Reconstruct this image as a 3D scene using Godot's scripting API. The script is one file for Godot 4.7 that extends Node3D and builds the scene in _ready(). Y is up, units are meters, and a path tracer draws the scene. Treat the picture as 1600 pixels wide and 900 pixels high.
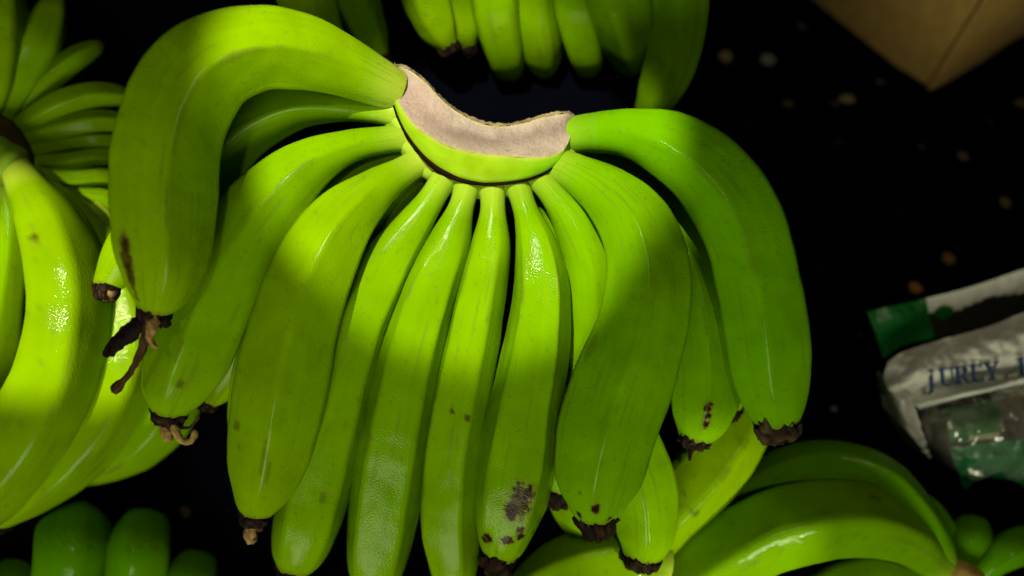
extends Node3D

const CAM_AT := Vector3(0.0, 0.51373, 0.21)

var noise := FastNoiseLite.new()
var fine := FastNoiseLite.new()
var rng := RandomNumberGenerator.new()
var taken := {}
var M := {}


func _ready() -> void:
	# camera, exposure and lamps
	var cam := Camera3D.new()
	cam.name = "camera"
	add_child(cam)
	cam.position = CAM_AT
	cam.rotation_degrees = Vector3(-60, 0, 0)
	cam.fov = 40.0
	cam.near = 0.02
	cam.far = 60.0
	var lens := CameraAttributesPhysical.new()
	lens.frustum_focal_length = 32.97
	lens.exposure_aperture = 3.5
	lens.frustum_focus_distance = 0.39
	cam.attributes = lens
	cam.current = true

	var env := Environment.new()
	env.background_mode = Environment.BG_COLOR
	env.background_color = Color(0.02, 0.02, 0.02)
	env.tonemap_mode = Environment.TONE_MAPPER_LINEAR
	env.tonemap_exposure = 1.0
	env.sdfgi_enabled = true
	env.ssao_enabled = true
	env.ssil_enabled = true
	var we := WorldEnvironment.new()
	we.name = "environment"
	we.environment = env
	add_child(we)

	# a torch beam on the crown, a stall lamp's beam on the fruit at the left, a low lamp across the front and a weak lamp behind the viewer
	beam("torch", Vector3(-0.20, 1.15, 0.06), Vector3(-0.021, 0.204, -0.053), Color(1.0, 0.95, 0.84), 2.0, 0.009, 6.4)
	beam("stall_lamp", Vector3(-0.52, 1.12, 0.25), Vector3(-0.249, 0.145, -0.011), Color(1.0, 0.95, 0.76), 2.2, 0.010, 3.9)
	beam("counter_lamp", Vector3(0.42, 0.26, 0.80), Vector3(0.09, 0.07, 0.088), Color(1.0, 0.95, 0.78), 0.55, 0.012, 4.6)
	lamp("street_lamp", Vector3(-0.24, 0.30, 1.32), Color(0.98, 0.97, 0.82), 1.25, 0.30)
	lamp("overhead_fill", Vector3(0.15, 1.80, 0.55), Color(1.0, 0.95, 0.80), 0.46, 0.05)  # unseen overhead fill, added to brighten the bag, box and cloth

	setup()
	build_setting()
	build_main_hand()
	build_left_hand()
	build_radiating_hand()
	build_tips_up_hand()
	build_bunched_hand()
	build_wide_hand()
	build_arched_hand()
	build_lower_hand()
	build_box()
	build_bag()


func lamp(called: String, at: Vector3, col: Color, energy: float, size: float) -> void:
	var l := OmniLight3D.new()
	l.name = called
	add_child(l)
	l.position = at
	l.light_color = col
	l.light_energy = energy
	l.light_size = size
	l.omni_range = 8.0
	l.omni_attenuation = 2.0
	l.shadow_enabled = true


func beam(called: String, at: Vector3, to: Vector3, col: Color, energy: float, size: float, angle: float) -> void:
	var l := SpotLight3D.new()
	l.name = called
	add_child(l)
	l.look_at_from_position(at, to, Vector3(0.1, 0.3, 1.0))
	l.light_color = col
	l.light_energy = energy
	l.light_size = size
	l.spot_range = 8.0
	l.spot_attenuation = 2.0
	l.spot_angle = angle
	l.spot_angle_attenuation = 0.16
	l.shadow_enabled = true


# ---------------------------------------------------------------- helpers
func setup() -> void:
	noise.seed = 11
	noise.frequency = 1.0
	noise.fractal_octaves = 3
	fine.seed = 5
	fine.frequency = 1.0
	fine.fractal_octaves = 2
	rng.seed = 4

	# skin: wax with a fine grain of pores that runs along the fruit
	var n := FastNoiseLite.new()
	n.seed = 3
	n.noise_type = FastNoiseLite.TYPE_SIMPLEX_SMOOTH
	n.frequency = 0.03
	n.fractal_octaves = 2
	n.fractal_gain = 0.5
	var nt := NoiseTexture2D.new()
	nt.width = 512
	nt.height = 512
	nt.seamless = true
	nt.as_normal_map = true
	nt.bump_strength = 6.0
	nt.noise = n
	var skin := StandardMaterial3D.new()
	skin.resource_name = "banana_skin"
	skin.vertex_color_use_as_albedo = true
	skin.roughness = 0.095
	skin.metallic_specular = 0.165
	skin.normal_enabled = true
	skin.normal_texture = nt
	skin.normal_scale = 0.32
	skin.uv1_scale = Vector3(0.38, 0.5, 1)
	skin.subsurf_scatter_enabled = false
	M.skin = skin
	var dull := StandardMaterial3D.new()
	dull.resource_name = "dry_brown"
	dull.vertex_color_use_as_albedo = true
	dull.roughness = 0.6
	dull.metallic_specular = 0.14
	dull.normal_enabled = true
	dull.normal_texture = nt
	dull.normal_scale = 1.0
	dull.uv1_scale = Vector3(0.6, 0.6, 1)
	M.dry = dull
	var cut := StandardMaterial3D.new()
	cut.resource_name = "cut_flesh"
	cut.vertex_color_use_as_albedo = true
	cut.roughness = 0.6
	cut.normal_enabled = true
	cut.normal_texture = nt
	cut.normal_scale = 0.5
	cut.uv1_scale = Vector3(0.5, 0.5, 1)
	M.cut = cut


func numbered(called: String, parent: Node) -> String:
	var key := str(parent.get_instance_id()) + called
	taken[key] = taken.get(key, -1) + 1
	return called if taken[key] == 0 else "%s_%03d" % [called, taken[key]]


func thing(called: String, label: String, category: String, at: Vector3, group := "") -> Node3D:
	var o := Node3D.new()
	o.name = numbered(called, self)
	add_child(o)
	o.position = at
	o.set_meta("label", label)
	o.set_meta("category", category)
	if group:
		o.set_meta("group", group)
	return o


func part(called: String, mesh: Mesh, mat: Material, parent: Node3D) -> MeshInstance3D:
	var o := MeshInstance3D.new()
	o.name = numbered(called, parent)
	o.mesh = mesh
	o.material_override = mat
	parent.add_child(o)
	return o


# a grid of points as one smooth mesh; wrap joins the last column to the first
func grid_mesh(v: PackedVector3Array, cols: int, rows: int, wrap: bool, col: PackedColorArray, uv: PackedVector2Array, flip := false) -> ArrayMesh:
	var nor := PackedVector3Array()
	nor.resize(v.size())
	var idx := PackedInt32Array()
	var span := cols if wrap else cols - 1
	for j in rows - 1:
		for i in span:
			var a := j * cols + i
			var b := j * cols + (i + 1) % cols
			var c := a + cols
			var d := b + cols
			if flip:
				idx.append_array([a, b, c, b, d, c])
			else:
				idx.append_array([a, c, b, b, c, d])
			var n := (v[b] - v[a] + v[d] - v[c]).cross(v[c] - v[a] + v[d] - v[b])
			if flip:
				n = -n
			nor[a] += n
			nor[b] += n
			nor[c] += n
			nor[d] += n
	for k in nor.size():
		nor[k] = nor[k].normalized()
	var arr := []
	arr.resize(Mesh.ARRAY_MAX)
	arr[Mesh.ARRAY_VERTEX] = v
	arr[Mesh.ARRAY_NORMAL] = nor
	arr[Mesh.ARRAY_INDEX] = idx
	if col.size():
		arr[Mesh.ARRAY_COLOR] = col
	if uv.size():
		arr[Mesh.ARRAY_TEX_UV] = uv
	var m := ArrayMesh.new()
	m.add_surface_from_arrays(Mesh.PRIMITIVE_TRIANGLES, arr)
	return m


func spline(p: Array, t: float) -> Vector4:
	var n := p.size() - 1
	var x := clampf(t, 0.0, 1.0) * n
	var k := mini(int(x), n - 1)
	var f := x - k
	var b: Vector4 = p[k]
	var c: Vector4 = p[k + 1]
	var a: Vector4 = p[k - 1] if k > 0 else b * 2.0 - c
	var d: Vector4 = p[k + 2] if k + 2 <= n else c * 2.0 - b
	return 0.5 * ((2.0 * b) + (c - a) * f + (2.0 * a - 5.0 * b + 4.0 * c - d) * f * f + (3.0 * b - a - 3.0 * c + d) * f * f * f)


func knots(flat: Array) -> Array:
	var p := []
	for k in flat.size() / 4:
		p.append(Vector4(flat[k * 4], flat[k * 4 + 1], flat[k * 4 + 2], flat[k * 4 + 3]) * 0.01)
	return p


# even stations along a spline: [positions+radius]
func stations(p: Array, count: int) -> Array:
	var raw := []
	var run := [0.0]
	var steps := p.size() * 24
	for k in steps + 1:
		raw.append(spline(p, float(k) / steps))
		if k:
			var e: Vector4 = raw[k] - raw[k - 1]
			run.append(run[k - 1] + Vector3(e.x, e.y, e.z).length())
	var out := []
	var at := 0
	for j in count:
		var s: float = run[-1] * j / (count - 1)
		while at < steps - 1 and run[at + 1] < s:
			at += 1
		var f: float = (s - run[at]) / maxf(run[at + 1] - run[at], 1e-9)
		var lo: Vector4 = raw[at]
		out.append(lo.lerp(raw[at + 1], clampf(f, 0, 1)))
	out.append(run[-1])
	return out


# one banana: five soft ridges, skin colour with streaks, pores, scuffs and scabs; its blossom end is a child
func banana(hand: Node3D, flat: Array, tint: Vector2, how: Dictionary) -> MeshInstance3D:
	var cols: int = how.get("cols", 40)
	var rows: int = how.get("rows", 90)
	var sd: float = how.get("seed", 1.0)
	var scars: Array = how.get("scars", [])
	var st := stations(knots(flat), rows)
	var length: float = st[rows]
	var v := PackedVector3Array()
	var c := PackedColorArray()
	var uv := PackedVector2Array()
	var ref := Vector3(0.0, 0.866, 0.5)
	var nrm := ref
	var twist := 0.35 * sin(sd * 3.7)
	var prev := Vector3.ZERO
	var end_at := Vector3.ZERO
	var end_t := Vector3.ZERO
	var end_n := Vector3.ZERO
	var end_r := 0.0
	for j in rows:
		var q: Vector4 = st[j]
		var p := Vector3(q.x, q.y, q.z)
		var qa: Vector4 = st[maxi(j - 1, 0)]
		var qb: Vector4 = st[mini(j + 1, rows - 1)]
		var tan := Vector3(qb.x - qa.x, qb.y - qa.y, qb.z - qa.z).normalized()
		if j == 0 and absf(nrm.dot(tan)) > 0.75:
			nrm = Vector3(0.0, -0.5, 0.866)
		nrm = (nrm - tan * nrm.dot(tan)).normalized()
		var bin := tan.cross(nrm)
		var t := float(j) / (rows - 1)
		var s := t * length
		var ridge: float = how.get("facets", 1.0) * smoothstep(0.06, 0.3, t) * (1.0 - 0.75 * smoothstep(0.82, 1.0, t))
		for i in cols:
			var th := TAU * i / cols
			var ph := fposmod(th + twist + sd, TAU / 5.0) - PI / 5.0
			var facet := pow(cos(PI / 5.0) / cos(ph), 0.80)
			var edge := 1.0 - absf(ph) / (PI / 5.0)
			var r := q.w * lerpf(1.0, facet * 1.05, ridge)
			r += q.w * 0.008 * ridge * exp(-pow(edge / 0.16, 2.0))
			var dir := nrm * cos(th) + bin * sin(th)
			var x := p + dir * r
			var big := noise.get_noise_3d(x.x * 22 + sd * 7, x.y * 22, x.z * 22)
			x += dir * q.w * 0.05 * big
			v.append(x)
			uv.append(Vector2(float(i) / cols * 12.0, s * 100.0))
			# colour
			var g := Vector3(0.143 * tint.x, 0.298, 0.003) * tint.y
			var pale := Vector3(0.30, 0.43, 0.035)
			g = g.lerp(pale, minf(0.85 * (1.0 - smoothstep(0.0, 0.11, t)) * pow(tint.x, 4.0), 1.0))
			g = g.lerp(Vector3(0.175 * tint.x, 0.322, 0.003), 0.55 * smoothstep(0.72, 0.95, t))
			g *= 1.0 + 0.16 * noise.get_noise_3d(x.x * 30 + 40, x.y * 30 + sd, x.z * 30)
			var streak := noise.get_noise_3d(th * 4.0 + sd * 3.1, s * 9.0, sd * 9.0)
			g *= 1.0 + 0.06 * streak
			var line := exp(-pow(edge / 0.09, 2.0)) * ridge
			g *= 1.0 - 0.16 * line * (0.6 + noise.get_noise_2d(s * 40.0, sd * 5.0 + i / 8))
			var rub := line * smoothstep(0.12, 0.4, noise.get_noise_3d(s * 30.0, sd * 9.0 + floorf((th + twist + sd) / (TAU / 5.0)) * 3.0, 2.0))
			g = g.lerp(Vector3(0.07, 0.05, 0.016), 0.45 * rub)
			# fine grey scuffs and pin-prick flecks
			var scuff := smoothstep(0.30, 0.55, noise.get_noise_3d(th * 9.0 + sd * 11.0, s * 14.0, 7.0 + sd))
			g = g.lerp(Vector3(0.085, 0.11, 0.012), 0.3 * scuff)
			var fleck := smoothstep(0.50, 0.62, fine.get_noise_3d(x.x * 260, x.y * 260, x.z * 260 + sd))
			g = g.lerp(Vector3(0.03, 0.028, 0.01), 0.2 * fleck)
			g = g.lerp(Vector3(0.10, 0.07, 0.015), 0.7 * smoothstep(0.975, 1.0, t + 0.006 * fine.get_noise_1d(th * 3.0)))
			for k in scars:
				var dx := Vector3(k[0], k[1], k[2]) * 0.01 - x
				if dx.length_squared() < 0.0009 and absf(dx.dot(dir)) < 0.006:
					var al := dx.dot(tan)
					var ac := (dx - tan * al - dir * dx.dot(dir)).length()
					var rr: float = k[3] * 0.01
					var dd: float = sqrt(pow(al / (rr * float(k[4])), 2.0) + pow(ac / rr, 2.0)) + 0.5 * fine.get_noise_3d(x.x * 300, x.y * 300, x.z * 300)
					g = g.lerp(Vector3(0.13, 0.12, 0.015), 0.45 * k[5] * (1.0 - smoothstep(0.9, 1.7, dd)))
					g = g.lerp(Vector3(0.022, 0.011, 0.006), k[5] * (1.0 - smoothstep(0.75, 1.05, dd)))
			c.append(Color(g.x, g.y, g.z))
		end_at = p
		end_t = tan
		end_n = nrm
		end_r = q.w
	var o := part("banana", grid_mesh(v, cols, rows, true, c, uv), M.skin, hand)
	blossom_end(o, end_at, end_t, end_n, end_r, sd, how.get("end", "cap"))
	return o


func blossom_end(fruit: Node3D, at: Vector3, t: Vector3, n: Vector3, r: float, sd: float, style: String) -> void:
	var b := t.cross(n)
	var rough := 1.6 if style.begins_with("scab") else 1.0
	var tall := 1.0 if style == "wisp" else 2.3 if style.begins_with("scab") else 1.5
	var prof := [[-0.26, 1.0], [-0.20, 1.10], [-0.06, 1.13], [0.08, 1.08], [0.20, 0.98], [0.30, 0.86], [0.38, 0.70], [0.40, 0.5], [0.36, 0.3], [0.35, 0.0]]
	var v := PackedVector3Array()
	var c := PackedColorArray()
	var uv := PackedVector2Array()
	for j in prof.size():
		for i in 36:
			var th := TAU * i / 36
			var k := fine.get_noise_3d(cos(th) * 1.7 + sd * 5.0, sin(th) * 1.7, j * 0.30)
			var k2 := fine.get_noise_3d(cos(th) * 5.0 + sd * 2.0, sin(th) * 5.0, j * 0.9)
			var rr: float = r * prof[j][1] * (1.0 + 0.16 * rough * k + 0.10 * rough * k2)
			var h: float = 0.01 * (prof[j][0] * tall + 0.16 * k + 0.07 * k2)
			if j == 0:
				rr = r * 1.0
				h = -0.004
			elif j == 1:
				h = -0.01 * (0.10 + 0.40 * rough * maxf(k + 1.4 * k2, -0.25))
			v.append(at + t * h + (n * cos(th) + b * sin(th)) * rr)
			uv.append(Vector2(i * 0.15, j * 0.35))
			var tone := clampf(0.35 + 0.9 * k2 + 0.5 * k, 0.0, 1.0)
			var g := Vector3(0.007, 0.005, 0.004).lerp(Vector3(0.060, 0.034, 0.020), tone * tone * 0.8)
			if style == "scab2":
				g = g.lerp(Vector3(0.10, 0.075, 0.04), 0.5 * tone)
			c.append(Color(g.x, g.y, g.z))
	part("blossom_end", grid_mesh(v, 36, prof.size(), true, c, uv), M.dry, fruit)


# a dried thread or stub: a tapering, slightly crooked tube closed at both ends
func strand(fruit: Node3D, called: String, flat: Array, col: Vector3, flat_k := 1.0) -> void:
	var rows := 22
	var st := stations(knots(flat), rows)
	var v := PackedVector3Array()
	var c := PackedColorArray()
	var uv := PackedVector2Array()
	var nrm := Vector3(0.0, 0.866, 0.5)
	for j in rows:
		var q: Vector4 = st[j]
		var qa: Vector4 = st[maxi(j - 1, 0)]
		var qb: Vector4 = st[mini(j + 1, rows - 1)]
		var tan := Vector3(qb.x - qa.x, qb.y - qa.y, qb.z - qa.z).normalized()
		nrm = (nrm - tan * nrm.dot(tan)).normalized()
		var bin := tan.cross(nrm)
		var close := 0.05 if j == 0 or j == rows - 1 else 1.0
		for i in 12:
			var th := TAU * i / 12
			var k := fine.get_noise_3d(cos(th) * 2.0 + q.x * 300, sin(th) * 2.0, q.z * 300)
			var rr := q.w * close * (1.0 + 0.45 * k)
			v.append(Vector3(q.x, q.y, q.z) + nrm * cos(th) * rr * flat_k + bin * sin(th) * rr)
			uv.append(Vector2(i * 0.2, j * 0.2))
			var g := col * (0.8 + 0.8 * fine.get_noise_3d(th * 2.0, q.x * 400, q.z * 400))
			c.append(Color(maxf(g.x, 0.004), maxf(g.y, 0.003), maxf(g.z, 0.002)))
	part(called, grid_mesh(v, 12, rows, true, c, uv), M.dry, fruit)


# a stub of stem that the fingers of a hand grow out of
func crown_tube(hand: Node3D, flat: Array, col: Vector3, called := "crown") -> MeshInstance3D:
	var rows := 30
	var st := stations(knots(flat), rows)
	var v := PackedVector3Array()
	var c := PackedColorArray()
	var uv := PackedVector2Array()
	var nrm := Vector3(0.0, 0.866, 0.5)
	for j in rows:
		var q: Vector4 = st[j]
		var qa: Vector4 = st[maxi(j - 1, 0)]
		var qb: Vector4 = st[mini(j + 1, rows - 1)]
		var tan := Vector3(qb.x - qa.x, qb.y - qa.y, qb.z - qa.z).normalized()
		nrm = (nrm - tan * nrm.dot(tan)).normalized()
		var bin := tan.cross(nrm)
		var e := minf(j, rows - 1 - j) / 5.0
		var close := sqrt(clampf(1.0 - pow(1.0 - minf(e, 1.0), 2.0), 0.0004, 1.0))
		for i in 28:
			var th := TAU * i / 28
			var dir := nrm * cos(th) + bin * sin(th)
			var k := noise.get_noise_3d(dir.x + q.x * 60, dir.y + q.y * 60, dir.z + q.z * 60)
			v.append(Vector3(q.x, q.y, q.z) + dir * q.w * close * (1.0 + 0.12 * k))
			uv.append(Vector2(i * 0.4, j * 0.3))
			var g := col * (1.0 + 0.35 * k)
			c.append(Color(g.x, g.y, g.z))
	return part(called, grid_mesh(v, 28, rows, true, c, uv), M.skin, hand)


# a sheet between several polylines (each a flat list of cm), smooth in both directions
func loft(lines: Array, cols: int, per: int) -> PackedVector3Array:
	var v := PackedVector3Array()
	var runs := []
	for l in lines:
		var p := []
		for k in l.size() / 3:
			p.append(Vector4(l[k * 3], l[k * 3 + 1], l[k * 3 + 2], 0) * 0.01)
		runs.append(stations(p, cols))
	for j in (runs.size() - 1) * per + 1:
		for i in cols:
			var p := []
			for r in runs:
				p.append(r[i])
			var q := spline(p, float(j) / ((runs.size() - 1) * per))
			v.append(Vector3(q.x, q.y, q.z))
	return v


func build_main_hand() -> void:
	var h := thing("banana_hand", "large hand of glossy green bananas fanned out below a pale cut crown", "bananas", Vector3(-0.0305, 0.037, 0.0142), "hands of green bananas")
	var f: MeshInstance3D
	f = banana(h, [-2.81, 18.18, -8.93, 1.03, -3.75, 18.95, -8.87, 1.22, -5.29, 19.98, -8.86, 1.49, -7.03, 21.02, -8.66, 1.77, -8.87, 21.64, -8.13, 1.9, -10.74, 21.58, -7.02, 2.1, -11.95, 20.9, -5.25, 2.22, -12.55, 19.75, -3.25, 2.25, -12.76, 18.36, -1.25, 2.21, -12.83, 17.1, 0.34, 2, -13.14, 16.11, 1.46, 1.42, -13.47, 15.43, 2.23, 0.71], Vector2(1.05, 1), {"seed": 2.37, "cols": 112, "rows": 260, "end": "strands", "scars": [[-13.7, 18.96, 0.83, 0.22, 2.2, 0.7], [-13.68, 18.61, 1.2, 0.25, 3.2, 0.85], [-13.67, 17.95, 1.78, 0.22, 3.5, 0.8], [-13.75, 17.05, 2.3, 0.14, 2, 0.5]]})
	strand(f, "dried_petal", [-13.73, 15.56, 2.4, 0.24, -14.21, 15.33, 3.01, 0.38, -14.91, 14.97, 3.42, 0.38, -15.54, 14.54, 3.77, 0.3, -15.94, 14.32, 3.96, 0.12], Vector3(0.016, 0.01, 0.01), 0.45)
	strand(f, "dried_style", [-13.51, 15.65, 2.45, 0.26, -13.64, 15.37, 3.13, 0.23, -13.96, 14.75, 3.8, 0.21, -14.63, 13.9, 4.48, 0.15, -15.14, 13.45, 4.87, 0.18, -15.49, 13.2, 5.09, 0.27, -15.78, 13, 5.23, 0.18], Vector3(0.07, 0.035, 0.018), 0.8)
	strand(f, "dried_thread", [-13.3, 15.83, 2.54, 0.32, -13.31, 15.62, 3.1, 0.29, -13.43, 15.36, 3.55, 0.17, -13.25, 15.19, 3.85, 0.12, -13.06, 15.05, 3.88, 0.12], Vector3(0.3, 0.19, 0.07), 0.6)
	strand(f, "dried_petal", [-13.26, 15.59, 2.35, 0.26, -12.96, 15.41, 2.66, 0.29, -12.83, 15.15, 2.92, 0.15], Vector3(0.016, 0.01, 0.01), 0.6)
	f = banana(h, [-2.34, 17.3, -8.04, 0.81, -3.74, 17.53, -8.2, 0.69, -5.7, 17.55, -8.44, 0.81, -8.03, 17.37, -8.53, 1.17, -10.48, 16.46, -7.96, 1.48, -12.85, 15, -6.63, 1.74, -14.99, 13.58, -4.77, 1.75, -17.06, 12.4, -2.93, 1.35, -18.13, 11.76, -1.62, 0.81, -18.25, 11.61, -1.16, 0.61], Vector2(1, 1), {"seed": 3.74, "cols": 72, "rows": 190, "end": "stub"})
	strand(f, "dried_petal", [-18.16, 11.8, -1.28, 0.54, -18.09, 11.6, -0.93, 0.47, -18.08, 11.31, -0.63, 0.27], Vector3(0.2, 0.13, 0.06), 0.9)
	f = banana(h, [-2.01, 16.75, -7.09, 0.78, -3.22, 16.94, -6.78, 0.67, -5.09, 16.98, -6.25, 0.86, -7.12, 16.63, -5.24, 1.38, -9.06, 15.62, -3.71, 1.85, -10.79, 14.09, -1.85, 2.11, -12.27, 12.36, 0.14, 2.2, -13.51, 10.69, 2.04, 2.17, -14.43, 9.45, 3.58, 1.67, -14.85, 8.65, 4.57, 0.87], Vector2(0.97, 0.98), {"seed": 5.11, "cols": 72, "rows": 190, "end": "curl", "scars": [[-13.39, 11.31, 4.09, 0.19, 1.5, 0.5]]})
	strand(f, "dried_thread", [-14.99, 8.93, 4.68, 0.33, -14.92, 8.6, 5.26, 0.3, -14.83, 8.26, 5.65, 0.33, -14.81, 7.99, 5.91, 0.2], Vector3(0.3, 0.19, 0.07), 0.8)
	strand(f, "dried_thread", [-14.55, 8.86, 5.01, 0.2, -14.22, 8.45, 5.72, 0.2, -13.93, 8.19, 5.98, 0.17, -13.64, 8.11, 5.91, 0.17, -13.44, 8.26, 5.65, 0.17, -13.47, 8.41, 5.39, 0.13], Vector3(0.36, 0.25, 0.08), 0.9)
	strand(f, "dried_thread", [-14.28, 8.36, 5.27, 0.1, -13.78, 8.27, 5.24, 0.08, -13.45, 8.43, 4.95, 0.07, -13.25, 8.57, 4.72, 0.07], Vector3(0.07, 0.035, 0.018), 0.8)
	f = banana(h, [-1.78, 16.12, -7.52, 0.66, -4.96, 14.91, -6.27, 1.02, -7.82, 13, -4.36, 1.53, -10.04, 10.78, -1.72, 1.79, -11.8, 8.69, 0.71, 1.68, -13.17, 7.27, 2.36, 1.2, -13.77, 6.64, 3.05, 0.64], Vector2(1.1, 1), {"seed": 6.48, "cols": 72, "rows": 190, "end": "cap"})
	f = banana(h, [-1.21, 16.35, -6.2, 0.78, -2.24, 16.28, -5.44, 0.7, -3.75, 16.21, -4.13, 1.07, -5.33, 15.94, -2.25, 1.62, -6.56, 15.06, -0.13, 1.93, -7.51, 13.49, 2, 2.1, -8.18, 11.78, 3.95, 2.22, -8.77, 9.95, 5.92, 2.16, -9.37, 8.34, 7.71, 1.78, -9.86, 7.36, 8.8, 1.2, -10.08, 6.92, 9.37, 0.76], Vector2(1.04, 1.02), {"seed": 7.85, "cols": 72, "rows": 190, "end": "stubtan", "scars": [[-8.77, 10.93, 7.71, 0.12, 8, 0.35], [-8.64, 10.35, 8.16, 0.09, 7, 0.3], [-10.18, 11.42, 6.29, 0.12, 3, 0.5], [-10.14, 10.81, 7.2, 0.09, 2, 0.4]]})
	strand(f, "dried_thread", [-10.21, 6.77, 9.63, 0.26, -10.25, 6.54, 10.02, 0.33, -10.35, 6.21, 10.4, 0.33, -10.41, 5.98, 10.6, 0.2], Vector3(0.33, 0.21, 0.09), 0.9)
	strand(f, "dried_petal", [-10.02, 6.77, 9.63, 0.23, -9.85, 6.61, 9.91, 0.23, -9.82, 6.38, 10.11, 0.13], Vector3(0.07, 0.035, 0.018), 0.9)
	f = banana(h, [-0.98, 15.53, -6.91, 0.58, -3.68, 13.67, -4.71, 1.03, -6.5, 11.98, -3, 1.43, -8.89, 10.79, -0.93, 1.57, -10.39, 8.89, 1.56, 1.52, -11.28, 7.13, 3.81, 1.18, -11.62, 6.07, 5.24, 0.7], Vector2(1, 0.95), {"seed": 9.22, "cols": 72, "rows": 190, "end": "cap"})
	f = banana(h, [0.05, 16.39, -5.59, 0.77, -0.85, 15.7, -4.24, 0.66, -2.08, 14.7, -2.71, 1.02, -3.4, 13.52, -1.07, 1.43, -4.63, 11.87, 0.8, 1.58, -5.55, 10.1, 2.86, 1.66, -6.3, 8.4, 5.01, 1.81, -7.07, 6.67, 7.2, 1.89, -7.79, 5.2, 9.35, 1.83, -8.29, 4.25, 10.79, 1.44, -8.57, 3.78, 11.62, 0.85], Vector2(0.98, 1), {"seed": 10.59, "cols": 72, "rows": 190, "end": "cap", "scars": [[-6.54, 7.53, 8.72, 0.2, 1.6, 0.35]]})
	f = banana(h, [0.93, 16.16, -5.19, 0.77, 0.55, 15.46, -3.82, 0.63, -0.09, 14.42, -2.21, 1.12, -1.08, 13.04, -0.23, 1.53, -2, 11.22, 2.11, 1.7, -2.77, 9.11, 4.58, 1.82, -3.41, 6.94, 6.94, 1.92, -3.93, 4.71, 9.4, 1.88, -4.29, 2.99, 11.37, 1.54, -4.46, 2, 12.69, 0.81], Vector2(0.96, 0.99), {"seed": 11.96, "cols": 72, "rows": 190, "end": "cap"})
	f = banana(h, [2, 16.13, -5.15, 0.74, 2.09, 15.38, -3.68, 0.63, 1.96, 14.34, -2.08, 1.02, 1.51, 13.12, -0.18, 1.27, 0.94, 11.4, 2.02, 1.44, 0.31, 9.37, 4.33, 1.56, -0.16, 7.3, 6.71, 1.62, -0.34, 5.19, 9.17, 1.64, -0.11, 3.39, 11.28, 1.33, 0.01, 2.4, 12.59, 0.73], Vector2(1, 1.02), {"seed": 13.33, "cols": 72, "rows": 190, "end": "cap", "scars": [[0.03, 10.48, 5.21, 0.13, 1.6, 0.8], [0.78, 10.22, 5.41, 0.13, 1.4, 0.7]]})
	f = banana(h, [3.15, 16.15, -5.18, 0.7, 3.69, 15.38, -3.68, 0.63, 4.26, 14.59, -1.91, 1.11, 4.51, 13.72, -0.02, 1.41, 4.33, 12.28, 2.09, 1.66, 3.83, 10.47, 4.42, 1.86, 3.31, 8.63, 6.8, 2.1, 2.92, 7.11, 8.84, 1.96, 2.59, 6.01, 10.35, 1.4, 2.39, 5.44, 11.13, 0.92], Vector2(0.92, 1), {"seed": 14.7, "cols": 128, "rows": 320, "end": "scab", "scars": [[3.43, 9.09, 9.3, 0.53, 1.9, 1], [3.8, 9.29, 8.95, 0.28, 1.6, 1], [3.05, 8.74, 9.74, 0.38, 1.3, 1], [2.83, 7.55, 10.85, 0.32, 0.8, 1], [3.43, 7.61, 10.65, 0.22, 0.9, 1], [1.84, 7.26, 10.69, 0.26, 1.2, 1], [1.64, 7.06, 10.65, 0.19, 1, 1], [3.46, 7.95, 10.38, 0.19, 1, 1], [4.18, 6.98, 10.31, 0.16, 1, 0.6]]})
	f = banana(h, [4.07, 16.19, -5.44, 0.72, 5.04, 15.67, -4.38, 0.66, 6.22, 14.7, -3.11, 1.1, 7.13, 13.26, -1.41, 1.37, 7.43, 11.34, 0.52, 1.53, 7.93, 9.29, 2.86, 1.68, 9, 7.39, 5.35, 1.8, 9.96, 5.74, 7.62, 1.85, 10.2, 4.34, 9.64, 1.58, 10.01, 3.51, 10.87, 1], Vector2(0.88, 1), {"seed": 16.07, "cols": 72, "rows": 190, "end": "cap"})
	f = banana(h, [4.38, 15.25, -6.42, 0.58, 5.74, 13.24, -3.78, 1.03, 6.48, 10.95, -1.62, 1.44, 6.35, 8.79, 1.14, 1.6, 6.04, 6.58, 3.96, 1.61, 5.74, 4.88, 6.3, 1.27, 5.6, 4.11, 7.44, 0.78], Vector2(0.8, 0.95), {"seed": 17.44, "cols": 72, "rows": 190, "end": "scab"})
	f = banana(h, [5.13, 16.23, -5.79, 0.89, 6.24, 16.39, -5.03, 0.98, 7.74, 16.51, -3.64, 1.4, 9.05, 16.31, -1.7, 1.77, 9.53, 15.59, 0.36, 1.97, 9.23, 14.2, 2.36, 2.16, 8.45, 12.52, 4.27, 2.34, 7.75, 10.71, 6.2, 2.38, 7.36, 9.13, 7.95, 2.12, 7.27, 8.07, 9.18, 1.44, 7.28, 7.58, 9.82, 0.9], Vector2(0.84, 0.97), {"seed": 18.81, "cols": 112, "rows": 260, "end": "scab", "scars": [[7.02, 9.74, 9.84, 0.21, 1.6, 1], [6.26, 8.77, 9.93, 0.19, 1.2, 1], [7.85, 8.92, 10.15, 0.15, 1, 0.8], [6.81, 14.03, 3.46, 0.21, 4, 0.25], [6.25, 10.17, 9.19, 0.12, 1, 0.4]]})
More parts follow.
